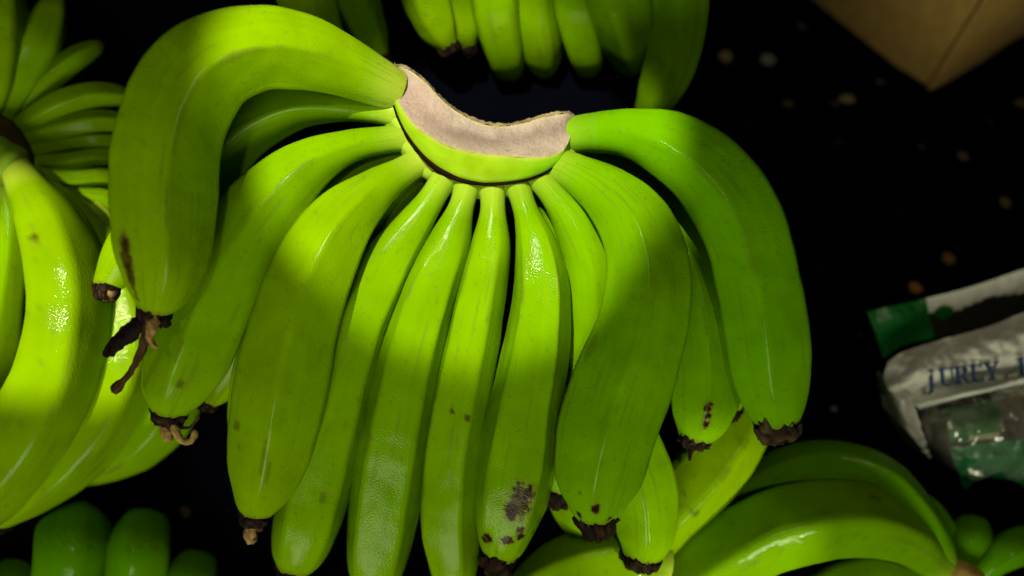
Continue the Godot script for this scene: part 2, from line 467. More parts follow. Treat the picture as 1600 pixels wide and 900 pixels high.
	f = banana(h, [5.59, 15.43, -7.01, 0.67, 7.62, 14.66, -6.82, 0.69, 10.07, 13.52, -5.86, 1.09, 11.86, 12.49, -3.88, 1.43, 12.72, 11.64, -1.61, 1.66, 13.08, 10.64, 0.53, 1.88, 13.29, 9.01, 2.74, 1.93, 13.06, 7.81, 4.43, 1.57, 12.75, 7.07, 5.52, 0.82], Vector2(0.78, 0.97), {"seed": 20.18, "cols": 112, "rows": 260, "end": "wisp", "scars": [[13.1, 9.82, 4.51, 0.16, 1, 1], [12.99, 9.61, 4.7, 0.2, 1, 1], [13.04, 9.34, 5.01, 0.2, 1, 1], [13.01, 8.99, 5.3, 0.2, 1.2, 1]]})
	strand(f, "dried_style", [12.59, 6.99, 5.85, 0.14, 12.52, 6.75, 6.26, 0.1, 12.51, 6.52, 6.46, 0.07], Vector3(0.016, 0.01, 0.01), 1)
	f = banana(h, [5.98, 16.73, -7.22, 0.94, 7.23, 17.19, -7.02, 1.03, 8.9, 17.64, -6.6, 1.23, 10.68, 17.82, -5.71, 1.62, 12.48, 17.4, -4.39, 1.85, 13.87, 16.44, -2.73, 1.95, 14.82, 14.95, -0.75, 1.96, 15.45, 13.27, 1.18, 1.99, 15.93, 11.54, 2.97, 1.92, 16.32, 10.19, 4.31, 1.62, 16.55, 9.25, 5.33, 1.08], Vector2(0.72, 0.95), {"seed": 21.55, "cols": 72, "rows": 190, "end": "scab2"})
	f = banana(h, [6.16, 14.97, -8.21, 0.68, 8.59, 14.25, -8.11, 0.85, 11.61, 13.06, -6.86, 1.19, 13.73, 11.75, -4.8, 1.47, 14.53, 10.61, -2.22, 1.81, 15.02, 8.59, 0.27, 1.69, 15.13, 6.99, 2.25, 1.21, 15.11, 6.09, 3.4, 0.71], Vector2(0.75, 0.95), {"seed": 22.92, "cols": 72, "rows": 190, "end": "cap"})
	var top := [-2.83, 19.01, -9.77, -2.03, 19.04, -9.43, -1.13, 18.77, -8.75, -0.28, 18.32, -7.98, 0.83, 17.94, -7.32, 2.1, 17.74, -6.96, 3.43, 17.78, -7.05, 4.64, 17.88, -7.42, 5.73, 17.89, -7.62, 6.16, 17.65, -7.62]
	var low := [-2.97, 18.94, -9.45, -2.69, 18.63, -8.11, -1.96, 18.26, -6.87, -1.06, 18.05, -6.11, 0.1, 17.83, -5.53, 1.66, 17.66, -5.24, 3.21, 17.52, -5.2, 4.55, 17.43, -5.23, 5.57, 17.37, -5.73, 6.22, 17.55, -7.25]
	var mid := [-2.97, 18.79, -9.03, -2.71, 18.43, -7.81, -2.09, 18.01, -6.64, -1.28, 17.68, -5.76, -0.27, 17.39, -5.11, 1.65, 17.13, -4.6, 3.05, 17.07, -4.61, 4.35, 17.06, -4.78, 5.35, 17.13, -5.3, 5.96, 17.28, -6.41]
	var rim := [-3.03, 18.5, -9.09, -2.78, 18.09, -7.98, -2.28, 17.62, -6.86, -1.54, 17.16, -5.86, -0.68, 16.78, -5.12, 0.37, 16.56, -4.62, 1.63, 16.43, -4.4, 2.89, 16.46, -4.46, 4.16, 16.52, -4.76, 5.15, 16.73, -5.32, 5.74, 16.85, -6.03]
	var under := [-2.99, 17.46, -10.48, -2.74, 17.02, -9.33, -2.25, 16.53, -8.17, -1.53, 16.04, -7.13, -0.69, 15.65, -6.36, 0.34, 15.41, -5.84, 1.57, 15.28, -5.61, 2.81, 15.31, -5.67, 4.05, 15.38, -5.99, 5.01, 15.6, -6.57, 5.59, 15.74, -7.3]
	var back := [-3, 18.19, -10.75, -2.19, 18.22, -10.4, -1.26, 17.93, -9.7, -0.38, 17.47, -8.91, 0.77, 17.08, -8.23, 2.07, 16.87, -7.86, 3.44, 16.92, -7.95, 4.69, 17.02, -8.33, 5.81, 17.03, -8.54, 6.25, 16.79, -8.53]
	var back_low := [-2.98, 16.7, -10.96, -2.17, 16.72, -10.61, -1.26, 16.43, -9.9, -0.4, 15.95, -9.08, 0.73, 15.55, -8.37, 2.01, 15.33, -7.99, 3.36, 15.38, -8.08, 4.59, 15.49, -8.47, 5.69, 15.5, -8.68, 6.12, 15.26, -8.67]
	var web := [-3.23, 17.8, -9.57, 0.71, -3, 17.41, -8.49, 0.73, -2.44, 16.91, -7.44, 0.76, -1.72, 16.4, -6.45, 0.76, -0.77, 16.02, -5.69, 0.76, 0.4, 15.73, -5.18, 0.73, 1.69, 15.61, -4.99, 0.73, 3.05, 15.65, -5.04, 0.73, 4.29, 15.77, -5.35, 0.73, 5.26, 16, -5.95, 0.76, 5.92, 16.38, -6.72, 0.76, 6.25, 16.73, -7.52, 0.73]
	var scar_line := [-3.01, 18.6, -8.96, 0.06, -2.76, 18.19, -7.85, 0.1, -2.26, 17.72, -6.73, 0.12, -1.52, 17.26, -5.74, 0.13, -0.66, 16.89, -4.99, 0.17, 0.38, 16.66, -4.5, 0.11, 1.64, 16.53, -4.28, 0.08, 2.9, 16.56, -4.34, 0.08, 4.16, 16.63, -4.64, 0.1, 5.14, 16.83, -5.2, 0.12, 5.73, 16.95, -5.91, 0.06]
	var gap := [-0.84, 16.53, -5.48, 0.13, -0.69, 16.4, -5.26, 0.22, -0.53, 16.25, -5.18, 0.16]
	# crown: green underside and back, with the pale cut face and the dark dried line as its sub-parts
	var cols := 90
	var v := loft([low, mid, rim, under, back_low, back, top], cols, 6)
	var c := PackedColorArray()
	var uv := PackedVector2Array()
	for k in v.size():
		var row := float(k / cols) / 6.0
		var s := float(k % cols) / (cols - 1)
		var q := v[k]
		var n := noise.get_noise_3d(q.x * 60, q.y * 60, q.z * 60)
		v[k] += Vector3(0, 0.866, 0.5) * 0.0006 * n
		var g := Vector3(0.20, 0.36, 0.008).lerp(Vector3(0.13, 0.32, 0.006), smoothstep(0.62, 0.85, s))
		g = g.lerp(Vector3(0.36, 0.40, 0.06), 0.5 * (1.0 - smoothstep(0.0, 0.35, row)))
		g = g.lerp(Vector3(0.33, 0.22, 0.03), 0.6 * (1.0 - smoothstep(0.0, 0.12, s)))
		g *= 1.0 + 0.22 * n
		if row > 4.5:
			g = Vector3(0.30, 0.25, 0.14) * (1.0 + 0.5 * n)
			v[k] += Vector3(0, 0.5, -0.866) * 0.0012 * fine.get_noise_3d(q.x * 260, q.y * 260, q.z * 260)
		c.append(Color(g.x, g.y, g.z))
		uv.append(Vector2(s * 11.0, row * 1.1))
	var crown := part("crown", grid_mesh(v, cols, v.size() / cols, false, c, uv), M.skin, h)
	var middle := []
	for k in top.size():
		middle.append((top[k] + low[k]) * 0.5)
	for k in top.size() / 3:
		middle[k * 3 + 1] -= 0.10
		middle[k * 3 + 2] -= 0.05
	v = loft([top, middle, low], 200, 16)
	c = PackedColorArray()
	uv = PackedVector2Array()
	for k in v.size():
		var t := float(k / 200) / 32.0
		var s := float(k % 200) / 199.0
		var q := v[k]
		var n := noise.get_noise_3d(q.x * 90, q.y * 90, q.z * 90)
		var gr := fine.get_noise_3d(q.x * 700, q.y * 700, q.z * 700)
		v[k] += Vector3(0, 0.866, 0.5) * (0.0004 * n + 0.00022 * gr)
		var band := exp(-pow((t - 0.46 - 0.10 * n - 0.12 * sin(s * 5.0)) / 0.22, 2.0))
		var g := Vector3(0.30, 0.255, 0.20).lerp(Vector3(0.195, 0.145, 0.118), band)
		g = g.lerp(Vector3(0.30, 0.215, 0.175), 0.6 * (1.0 - smoothstep(0.25, 0.45, s)))
		g *= 0.90 + 0.18 * n + 0.16 * gr
		var rimmed := maxf(1.0 - smoothstep(0.0, 0.09, t), smoothstep(0.90, 1.0, t))
		g = g.lerp(Vector3(0.36, 0.33, 0.10), 0.55 * rimmed)
		var pit := smoothstep(0.42, 0.6, fine.get_noise_3d(q.x * 330, q.y * 330 + 5.0, q.z * 330)) * smoothstep(0.6, 0.8, t)
		g = g.lerp(Vector3(0.16, 0.10, 0.06), 0.6 * pit)
		c.append(Color(g.x, g.y, g.z))
		uv.append(Vector2(s * 11.0, t * 2.0))
	part("cut_face", grid_mesh(v, 200, 33, false, c, uv, true), M.cut, crown)
	crown_tube(h, web, Vector3(0.24, 0.38, 0.03), "neck_web")
	strand(crown, "dried_line", scar_line, Vector3(0.012, 0.006, 0.004))
	strand(crown, "dried_gap", gap, Vector3(0.014, 0.008, 0.005))


func build_left_hand() -> void:
	var h := thing("banana_hand", "big curved green bananas at the left edge with a bright sunny flank", "bananas", Vector3(-0.2744, 0.0168, -0.0012), "hands of green bananas")
	var f: MeshInstance3D
	f = banana(h, [-1.02, 13.82, -7.56, 0.81, 0.19, 13.61, -5.98, 1.16, 1.76, 13.19, -3.86, 1.78, 2.83, 12.37, -1.44, 2.05, 3.08, 11.23, 0.94, 2.11, 2.58, 9.91, 3.42, 2.24, 1.18, 8.42, 5.81, 2.42, -1.04, 6.71, 7.97, 2.41, -3.3, 5.16, 9.86, 1.86, -4.7, 4.33, 10.9, 0.93], Vector2(1.08, 1.03), {"seed": 24.29, "cols": 40, "rows": 80, "end": "cap", "scars": [[1.96, 14.54, -2.24, 0.2, 2, 0.8]]})
	f = banana(h, [-0.57, 12.19, -7.52, 0.76, 1.92, 11.38, -5.33, 1.35, 4.19, 10.22, -2.52, 1.71, 5.21, 8.91, 0.15, 1.93, 4.76, 7.43, 3.11, 2.14, 2.68, 5.86, 5.64, 2.22, -0.09, 4.36, 7.63, 2.08, -2.96, 2.94, 9.3, 1.28], Vector2(1.08, 1.03), {"seed": 25.66, "cols": 40, "rows": 80, "end": "cap"})
	f = banana(h, [1.82, 10.45, -6.91, 0.93, 5.02, 8.68, -3.45, 1.78, 6.92, 6.64, 0.28, 2.08, 6.57, 5, 3.32, 2, 4.63, 3.65, 5.26, 1.78, 2.1, 2.49, 6.48, 1.17, 0.82, 2, 6.92, 0.7], Vector2(1, 1), {"seed": 27.03, "cols": 40, "rows": 80, "end": "cap"})
	f = banana(h, [-2.41, 12.44, -7.56, 0.53, -2.03, 11.59, -6.09, 0.75, -2.17, 10.19, -3.86, 0.91, -2.75, 8.5, -1.34, 1.14, -3.28, 7.07, 1.74, 1.36, -5.25, 5.38, 3.88, 0.91], Vector2(1, 0.95), {"seed": 28.4, "cols": 40, "rows": 80, "end": "cap"})
	f = banana(h, [-3.16, 11.84, -7.32, 0.53, -3.27, 9.94, -4.02, 1.14, -3.43, 8.04, -0.73, 1.37, -4.63, 5.95, 2.48, 1.3, -6.3, 4.61, 4.4, 0.69], Vector2(1, 0.95), {"seed": 29.77, "cols": 40, "rows": 80, "end": "cap"})
	crown_tube(h, [-3.17, 14.16, -8.54, 1.25, -1.94, 14.04, -7.94, 1.32, -0.77, 13.56, -7.49, 1.11], Vector3(0.17, 0.3, 0.02))

func build_radiating_hand() -> void:
	var h := thing("banana_hand", "hand at the top left with bananas radiating from a dark crown", "bananas", Vector3(-0.2734, 0.0907, -0.1126), "hands of green bananas")
	var f: MeshInstance3D
	f = banana(h, [-4.59, 6.07, 1.02, 0.61, -3.75, 7.04, 0.15, 0.98, -2.8, 8.87, -1.62, 1.56, -2.74, 10.23, -3.79, 1.93, -3.3, 11.45, -6.7, 1.79, -3.94, 12.12, -8.67, 0.98], Vector2(1.1, 1.05), {"seed": 31.14, "cols": 40, "rows": 80, "end": "cap"})
	f = banana(h, [-3.35, 6.05, 0.66, 0.5, -2.61, 6.89, -0.39, 0.76, -1.56, 7.95, -2.03, 1.1, -0.83, 8.64, -3.84, 1.26, -0.57, 9.12, -5.87, 1.01, -0.49, 9.43, -7.2, 0.55], Vector2(1, 1), {"seed": 32.51, "cols": 40, "rows": 80, "end": "cap"})
	f = banana(h, [-3.3, 5.66, 0.53, 0.46, -2.02, 6.58, -0.67, 0.61, -0.57, 7.39, -2.06, 0.77, 0.74, 7.71, -3.42, 0.77, 1.4, 7.49, -4.63, 0.63, 1.57, 7.07, -5.52, 0.4], Vector2(1, 0.95), {"seed": 33.88, "cols": 40, "rows": 80, "end": "cap"})
	f = banana(h, [-2.82, 5.86, 0.99, 0.46, -1.36, 6.51, 0.27, 0.68, 0.6, 7.11, -0.58, 0.83, 2.15, 7.15, -1.26, 0.8, 3.27, 6.56, -1.83, 0.7, 3.86, 5.84, -2.19, 0.43], Vector2(1.05, 0.95), {"seed": 35.25, "cols": 40, "rows": 80, "end": "cap"})
	f = banana(h, [-2.51, 5.63, 1.39, 0.42, -0.98, 6.09, 0.99, 0.57, 0.98, 6.45, 0.57, 0.68, 2.53, 6.39, 0.07, 0.69, 3.58, 5.74, -0.41, 0.62, 4.06, 5.02, -0.75, 0.39], Vector2(1.05, 0.95), {"seed": 36.62, "cols": 40, "rows": 80, "end": "cap"})
	f = banana(h, [-2.34, 5.34, 1.69, 0.38, -0.69, 5.63, 1.58, 0.46, 1.11, 5.88, 1.35, 0.49, 2.55, 5.74, 0.99, 0.5, 3.56, 5.01, 0.46, 0.47, 4.04, 4.31, 0.07, 0.32], Vector2(1.05, 0.95), {"seed": 37.99, "cols": 40, "rows": 80, "end": "cap"})
	f = banana(h, [-2.33, 5.09, 1.92, 0.38, -0.6, 5.21, 2.11, 0.46, 1.13, 5.32, 2.11, 0.53, 2.58, 5.2, 1.72, 0.54, 3.51, 4.46, 1.21, 0.47, 4.04, 3.83, 0.9, 0.32], Vector2(1.05, 0.95), {"seed": 39.36, "cols": 40, "rows": 80, "end": "cap"})
	f = banana(h, [-2.38, 4.74, 2.13, 0.38, -0.7, 4.61, 2.56, 0.5, 1.03, 4.47, 2.79, 0.58, 2.41, 4.27, 2.54, 0.58, 3.44, 3.56, 2.17, 0.51, 3.95, 2.98, 1.97, 0.32], Vector2(1, 0.95), {"seed": 40.73, "cols": 40, "rows": 80, "end": "cap"})
	f = banana(h, [-2.71, 4.27, 2.14, 0.39, -1.09, 3.88, 3.01, 0.54, 0.61, 3.57, 3.55, 0.7, 2.2, 3.25, 3.5, 0.7, 3.35, 2.61, 3.42, 0.59, 3.93, 2, 3.27, 0.36], Vector2(1, 0.95), {"seed": 42.1, "cols": 40, "rows": 80, "end": "cap"})
	crown_tube(h, [-4.14, 6.62, 0.27, 1.06, -2.69, 6.59, 1.52, 1.27, -2.03, 6.11, 2.56, 1.27, -2.41, 4.99, 3.29, 1.06], Vector3(0.05, 0.035, 0.012))

func build_tips_up_hand() -> void:
	var h := thing("banana_hand", "green bananas, shade put into their dark colour, standing bent end up in the bottom left corner", "bananas", Vector3(-0.2617, -0.0801, 0.1339), "hands of green bananas")
	var f: MeshInstance3D  # low tints below put the shade of this corner into the skin colour
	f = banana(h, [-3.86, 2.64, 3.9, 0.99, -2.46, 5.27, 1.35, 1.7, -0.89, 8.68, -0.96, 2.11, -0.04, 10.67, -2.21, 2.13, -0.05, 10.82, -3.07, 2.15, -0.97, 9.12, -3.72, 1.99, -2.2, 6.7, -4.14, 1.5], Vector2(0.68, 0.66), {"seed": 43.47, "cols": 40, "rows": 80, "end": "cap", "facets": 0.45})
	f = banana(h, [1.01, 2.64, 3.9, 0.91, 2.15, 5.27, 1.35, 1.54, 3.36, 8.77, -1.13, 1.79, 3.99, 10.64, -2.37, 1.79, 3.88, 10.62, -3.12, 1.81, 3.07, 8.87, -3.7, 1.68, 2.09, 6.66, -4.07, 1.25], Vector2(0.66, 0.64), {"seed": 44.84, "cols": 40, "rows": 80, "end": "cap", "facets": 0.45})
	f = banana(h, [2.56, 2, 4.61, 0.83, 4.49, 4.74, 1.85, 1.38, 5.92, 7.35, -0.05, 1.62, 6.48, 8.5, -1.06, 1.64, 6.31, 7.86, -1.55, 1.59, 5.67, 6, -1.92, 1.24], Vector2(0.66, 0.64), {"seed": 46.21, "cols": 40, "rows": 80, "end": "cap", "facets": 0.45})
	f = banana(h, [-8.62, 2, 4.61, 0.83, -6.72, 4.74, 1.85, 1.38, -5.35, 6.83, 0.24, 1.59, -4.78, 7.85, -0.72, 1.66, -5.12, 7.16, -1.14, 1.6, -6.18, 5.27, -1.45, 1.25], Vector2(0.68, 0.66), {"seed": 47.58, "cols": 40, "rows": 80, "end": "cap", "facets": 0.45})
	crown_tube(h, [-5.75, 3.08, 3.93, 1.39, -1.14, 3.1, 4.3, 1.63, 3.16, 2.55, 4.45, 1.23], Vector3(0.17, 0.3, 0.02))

func build_bunched_hand() -> void:
	var h := thing("banana_hand", "bunched green bananas pointing down behind the crown at the top edge", "bananas", Vector3(-0.0756, 0.1465, -0.175), "hands of green bananas")
	var f: MeshInstance3D
	f = banana(h, [1.69, 7.87, -2.32, 0.95, 2.26, 6.9, -0.24, 1.39, 2.72, 5.76, 1.34, 1.47, 3.25, 4.48, 2.36, 1.19, 3.79, 3.49, 2.87, 0.68], Vector2(1, 1), {"seed": 48.95, "cols": 40, "rows": 80, "end": "cap"})
	f = banana(h, [3.49, 7.8, -3, 0.81, 4.17, 6.82, -0.9, 1.18, 4.44, 5.45, 0.68, 1.19, 4.7, 4.06, 1.89, 0.98, 4.97, 3.06, 2.41, 0.53], Vector2(1, 0.95), {"seed": 50.32, "cols": 40, "rows": 80, "end": "cap"})
	f = banana(h, [-5.66, 7.87, -2.32, 0.88, -4.99, 7.22, -0.39, 1.46, -4.38, 6.22, 1.35, 1.67, -3.8, 4.89, 2.45, 1.48, -2.95, 3.48, 3.28, 0.9, -2.47, 2.82, 3.63, 0.53], Vector2(1.05, 1), {"seed": 51.69, "cols": 40, "rows": 80, "end": "cap"})
	f = banana(h, [-2.28, 7.17, -3.91, 0.91, -1.98, 6.04, -1.94, 1.36, -1.75, 4.44, 0.03, 1.45, -0.94, 2.87, 1.55, 1.08, -0.39, 2, 2.25, 0.55], Vector2(0.8, 0.85), {"seed": 53.06, "cols": 40, "rows": 80, "end": "cap"})
	crown_tube(h, [-6.08, 8.3, -3.46, 1.11, -1.29, 8.48, -3.78, 1.33, 3.49, 8.27, -3.8, 1.11], Vector3(0.17, 0.3, 0.02))

func build_wide_hand() -> void:
	var h := thing("banana_hand", "wide hand of dim green bananas hanging down at the top centre", "bananas", Vector3(0.0426, 0.1273, -0.1793), "hands of green bananas")
	var f: MeshInstance3D
	f = banana(h, [-4.26, 10.81, -4.06, 0.74, -4.99, 9.96, -1.78, 1.39, -5.29, 8.61, 0.35, 1.69, -5.08, 6.84, 2.01, 1.71, -4.65, 4.58, 2.72, 1.46, -4.42, 2.55, 2.24, 0.96], Vector2(0.95, 0.95), {"seed": 54.43, "cols": 40, "rows": 80, "end": "cap"})
	f = banana(h, [-2.93, 10.81, -4.06, 0.66, -3.08, 9.77, -2.05, 1.32, -3.08, 8.41, 0.09, 1.55, -2.84, 6.47, 1.85, 1.58, -2.4, 4.3, 2.42, 1.32, -2.17, 2.44, 2.03, 0.81], Vector2(0.95, 0.95), {"seed": 55.8, "cols": 40, "rows": 80, "end": "cap"})
	f = banana(h, [-1.61, 10.81, -4.06, 0.66, -1.33, 9.89, -1.87, 1.32, -0.96, 8.54, 0.26, 1.54, -0.38, 6.61, 2.01, 1.57, 0.22, 4.44, 2.57, 1.31, 0.55, 2.59, 2.17, 0.8], Vector2(0.9, 0.95), {"seed": 57.17, "cols": 40, "rows": 80, "end": "cap"})
	f = banana(h, [-0.41, 10.93, -3.87, 0.66, 0.26, 10.36, -1.49, 1.37, 0.98, 9.39, 0.8, 1.8, 1.75, 7.95, 2.5, 1.88, 2.46, 5.96, 3.14, 1.64, 3.02, 3.62, 2.79, 1.1], Vector2(0.88, 0.95), {"seed": 58.54, "cols": 40, "rows": 80, "end": "cap"})
	f = banana(h, [0.72, 10.81, -4.06, 0.66, 2.18, 9.95, -2.37, 1.32, 3.25, 8.85, -0.46, 1.69, 3.89, 7.35, 1.52, 1.85, 4.18, 5.2, 2.85, 1.6, 4.38, 2.79, 3.03, 1.03], Vector2(0.8, 0.92), {"seed": 59.91, "cols": 40, "rows": 80, "end": "cap"})
	f = banana(h, [1.27, 10.99, -4.38, 0.74, 3.23, 10.5, -2.73, 1.32, 4.6, 9.42, -0.26, 1.67, 5.13, 7.9, 2.18, 1.75, 5.07, 5.87, 4.09, 1.63, 4.52, 3.63, 5.18, 1.3, 3.99, 2, 5.2, 0.79], Vector2(0.85, 0.95), {"seed": 61.28, "cols": 40, "rows": 80, "end": "cap"})
	crown_tube(h, [-5, 11.55, -5.34, 1.03, -2.06, 11.94, -5.62, 1.25, 1.27, 11.64, -5.5, 1.03], Vector3(0.17, 0.3, 0.02))

func build_arched_hand() -> void:
	var h := thing("banana_hand", "arched green bananas meeting at a tan stem in the bottom right", "bananas", Vector3(0.2327, -0.0362, 0.1073), "hands of green bananas")
	var f: MeshInstance3D
	f = banana(h, [2.58, 5.89, 1.32, 0.84, 1.21, 6.69, 0.52, 1.28, -0.92, 8.15, -0.4, 1.78, -3.34, 9.23, -0.87, 2.12, -6.05, 9.64, -0.77, 2.25, -8.59, 9.31, -0.21, 2.25, -11.07, 8.45, 0.88, 2.18, -13.19, 7.25, 2.37, 1.76, -14.41, 6.28, 3.44, 0.96], Vector2(0.9, 1), {"seed": 62.65, "cols": 40, "rows": 80, "end": "cap", "scars": [[-3.1, 11.05, -1.7, 0.28, 1.6, 0.4]]})
	f = banana(h, [2.36, 6.61, 0.87, 0.6, 1.47, 7.59, -0.02, 0.9, 0.25, 8.65, -1.46, 1.15, -1.55, 9.32, -3.22, 1.31, -3.88, 9.06, -4.18, 1.37, -6.25, 8.15, -4.19, 1.39, -8.39, 6.97, -3.36, 1.17, -9.85, 5.83, -2.17, 0.71], Vector2(0.72, 0.92), {"seed": 64.02, "cols": 40, "rows": 80, "end": "cap"})
	f = banana(h, [3.19, 5.32, 1.51, 0.69, 1.27, 5.22, 1.67, 1.07, -1.32, 5.07, 1.54, 1.46, -3.93, 4.42, 2.27, 1.62, -6.18, 3.23, 3.92, 1.4, -7.28, 2.34, 5.07, 0.7], Vector2(0.95, 1), {"seed": 65.39, "cols": 40, "rows": 80, "end": "cap"})
	f = banana(h, [4.14, 4.47, 0.98, 0.63, 3.16, 5.35, -0.54, 1.02, 1.89, 6.03, -2.12, 1.26, 0.12, 6.12, -3.08, 1.19, -1.69, 5.82, -3.36, 0.72], Vector2(0.6, 0.85), {"seed": 66.76, "cols": 40, "rows": 80, "end": "cap"})
	f = banana(h, [4.02, 4.48, 1.36, 0.55, 3.8, 5.44, 0.49, 0.85, 4.13, 6.05, -0.35, 1.08, 4.88, 5.6, -0.98, 1.1, 5.9, 4.09, -1.17, 0.97, 6.72, 2.66, -1.09, 0.58], Vector2(0.65, 0.85), {"seed": 68.13, "cols": 40, "rows": 80, "end": "cap", "facets": 0.45})
	f = banana(h, [5.31, 4.17, 1.49, 0.55, 5.99, 5.01, 0.64, 0.86, 7.08, 5.4, -0.04, 1.13, 8.45, 4.74, -0.48, 1.15, 9.7, 3.36, -0.7, 0.97, 10.74, 2, -0.75, 0.54], Vector2(0.65, 0.85), {"seed": 69.5, "cols": 40, "rows": 80, "end": "cap", "facets": 0.45})
	crown_tube(h, [2.14, 6.35, 1.33, 0.9, 3.1, 6.01, 1.7, 1.06, 4.29, 5.4, 2.17, 0.99], Vector3(0.42, 0.27, 0.07))

func build_lower_hand() -> void:
	var h := thing("banana_hand", "bright yellow green bananas lying beneath the lower right fingers", "bananas", Vector3(0.0753, 0.008, 0.0839), "hands of green bananas")
	var f: MeshInstance3D
	f = banana(h, [6.67, 8.87, -6.36, 0.96, 6.05, 7.95, -4.37, 1.54, 4.74, 6.85, -2.27, 1.94, 2.93, 5.66, -0.39, 2.09, 1.13, 4.54, 1.15, 2.07, -0.65, 3.11, 2.82, 1.86, -1.92, 2.33, 3.56, 0.97], Vector2(1.08, 1.06), {"seed": 70.87, "cols": 40, "rows": 80, "end": "cap", "scars": [[2.67, 6.57, 1.55, 0.14, 1.6, 0.6], [2.37, 6.68, 1.51, 0.11, 1.4, 0.5], [1.93, 7.13, 0.57, 0.11, 1.2, 0.35]]})
	f = banana(h, [1.2, 3.78, 3.66, 1.09, -0.86, 4.34, 3.49, 1.66, -3.21, 4.3, 3.76, 1.8, -5.36, 3.64, 4.5, 1.74, -7.53, 2.49, 5.69, 1.09, -8.27, 2, 6.14, 0.66], Vector2(1.02, 1.03), {"seed": 72.24, "cols": 40, "rows": 80, "end": "cap"})
	f = banana(h, [-3.73, 8.15, -3.52, 0.65, -4.34, 7.07, -1.63, 1.23, -4.05, 5.88, 0.22, 1.53, -2.87, 4.96, 1.61, 1.53, -1.12, 4.29, 2.17, 1.32, 0.6, 3.79, 2.24, 0.74], Vector2(1, 1), {"seed": 73.61, "cols": 40, "rows": 80, "end": "cap"})
	crown_tube(h, [6.6, 8.69, -6.85, 0.89, 6.85, 8.79, -7.42, 0.97, 7.13, 8.89, -8.2, 0.83], Vector3(0.17, 0.3, 0.02))

# ---------------------------------------------------------------- the surroundings
func mound(x: float, z: float) -> float:
	var h := clampf(0.056 - 0.577 * z, 0.0, 0.185)
	h *= 1.0 - smoothstep(0.08, 0.22, x - 0.18 * z)
	h *= 1.0 - smoothstep(0.30, 0.55, -z)
	h *= smoothstep(-0.75, -0.45, x)
	return h


func build_setting() -> void:
	var gm := PlaneMesh.new()
	gm.size = Vector2(30, 30)
	var dirt := StandardMaterial3D.new()
	dirt.albedo_color = Color(0.03, 0.03, 0.032)
	dirt.roughness = 0.95
	var ground := part("ground", gm, dirt, self)
	ground.position.y = -0.012
	ground.set_meta("kind", "structure")
	ground.set_meta("label", "dark floor beneath the spread cloth")

	# the cloth: a dark navy sheet, rumpled, heaped up under the fruit, printed with small pale dots
	var n := 150
	var v := PackedVector3Array()
	var uv := PackedVector2Array()
	for j in n:
		for i in n:
			var x := -0.95 + 1.9 * i / (n - 1)
			var z := -1.0 + 1.5 * j / (n - 1)
			var y := mound(x, z) + 0.010 * noise.get_noise_2d(x * 9.0, z * 9.0) + 0.006 * absf(noise.get_noise_2d(x * 4.0 + z * 6.0, 3.0 + z))
			v.append(Vector3(x, maxf(y, -0.008), z))
			uv.append(Vector2(float(i) / (n - 1), float(j) / (n - 1)))
	var im := Image.create(1900, 1500, false, Image.FORMAT_RGB8)
	im.fill(Color(0.018, 0.022, 0.05))
	var spots: Array = [[0.191, -0.325, 0.005, 0.42, 0.37, 0.2], [0.229, -0.322, 0.0058, 0.36, 0.36, 0.36], [0.266, -0.361, 0.0037, 0.22, 0.22, 0.2], [0.239, -0.272, 0.0045, 0.3, 0.26, 0.14], [0.289, -0.274, 0.0057, 0.42, 0.38, 0.24], [0.278, -0.268, 0.0034, 0.25, 0.22, 0.16], [0.323, -0.295, 0.0036, 0.3, 0.3, 0.28], [0.341, -0.222, 0.0026, 0.2, 0.17, 0.12], [0.37, -0.209, 0.0042, 0.32, 0.27, 0.17], [0.396, -0.168, 0.0045, 0.36, 0.29, 0.16], [0.336, -0.115, 0.0045, 0.45, 0.3, 0.1], [0.305, -0.09, 0.0047, 0.55, 0.34, 0.1], [0.251, -0.047, 0.0025, 0.25, 0.22, 0.16], [0.437, -0.269, 0.0046, 0.3, 0.24, 0.14], [0.201, -0.243, 0.0021, 0.12, 0.12, 0.13], [0.274, -0.229, 0.0022, 0.15, 0.13, 0.1], [0.305, -0.157, 0.0021, 0.12, 0.1, 0.1], [0.22, 0.01, 0.0021, 0.3, 0.3, 0.3], [0.231, -0.103, 0.0016, 0.1, 0.1, 0.12], [0.403, -0.247, 0.0032, 0.16, 0.13, 0.1]]
	for s in spots:
		spot(im, s[0], s[1], s[2] * 1.1, Color(s[3], s[4], s[5]).lerp(Color(s[4], s[4], s[4]), 0.35) * 1.15)
	var r := RandomNumberGenerator.new()
	r.seed = 9
	for k in 260:
		var sx := r.randf_range(-0.95, 0.95)
		var sz := r.randf_range(-1.0, 0.5)
		if sx > 0.1 and sx < 0.55 and sz > -0.5 and sz < 0.2:
			continue
		spot(im, sx, sz, r.randf_range(0.002, 0.006), Color(0.45, 0.40, 0.28) * r.randf_range(0.5, 1.0))
	var cm := StandardMaterial3D.new()
	cm.resource_name = "dark_cloth"
	cm.albedo_texture = ImageTexture.create_from_image(im)
	cm.roughness = 1.0
	cm.metallic_specular = 0.05
	var cloth := part("cloth", grid_mesh(v, n, n, false, PackedColorArray(), uv, true), cm, self)
	cloth.set_meta("label", "dark navy cloth with scattered pale dots spread beneath the fruit")
	cloth.set_meta("category", "cloth")


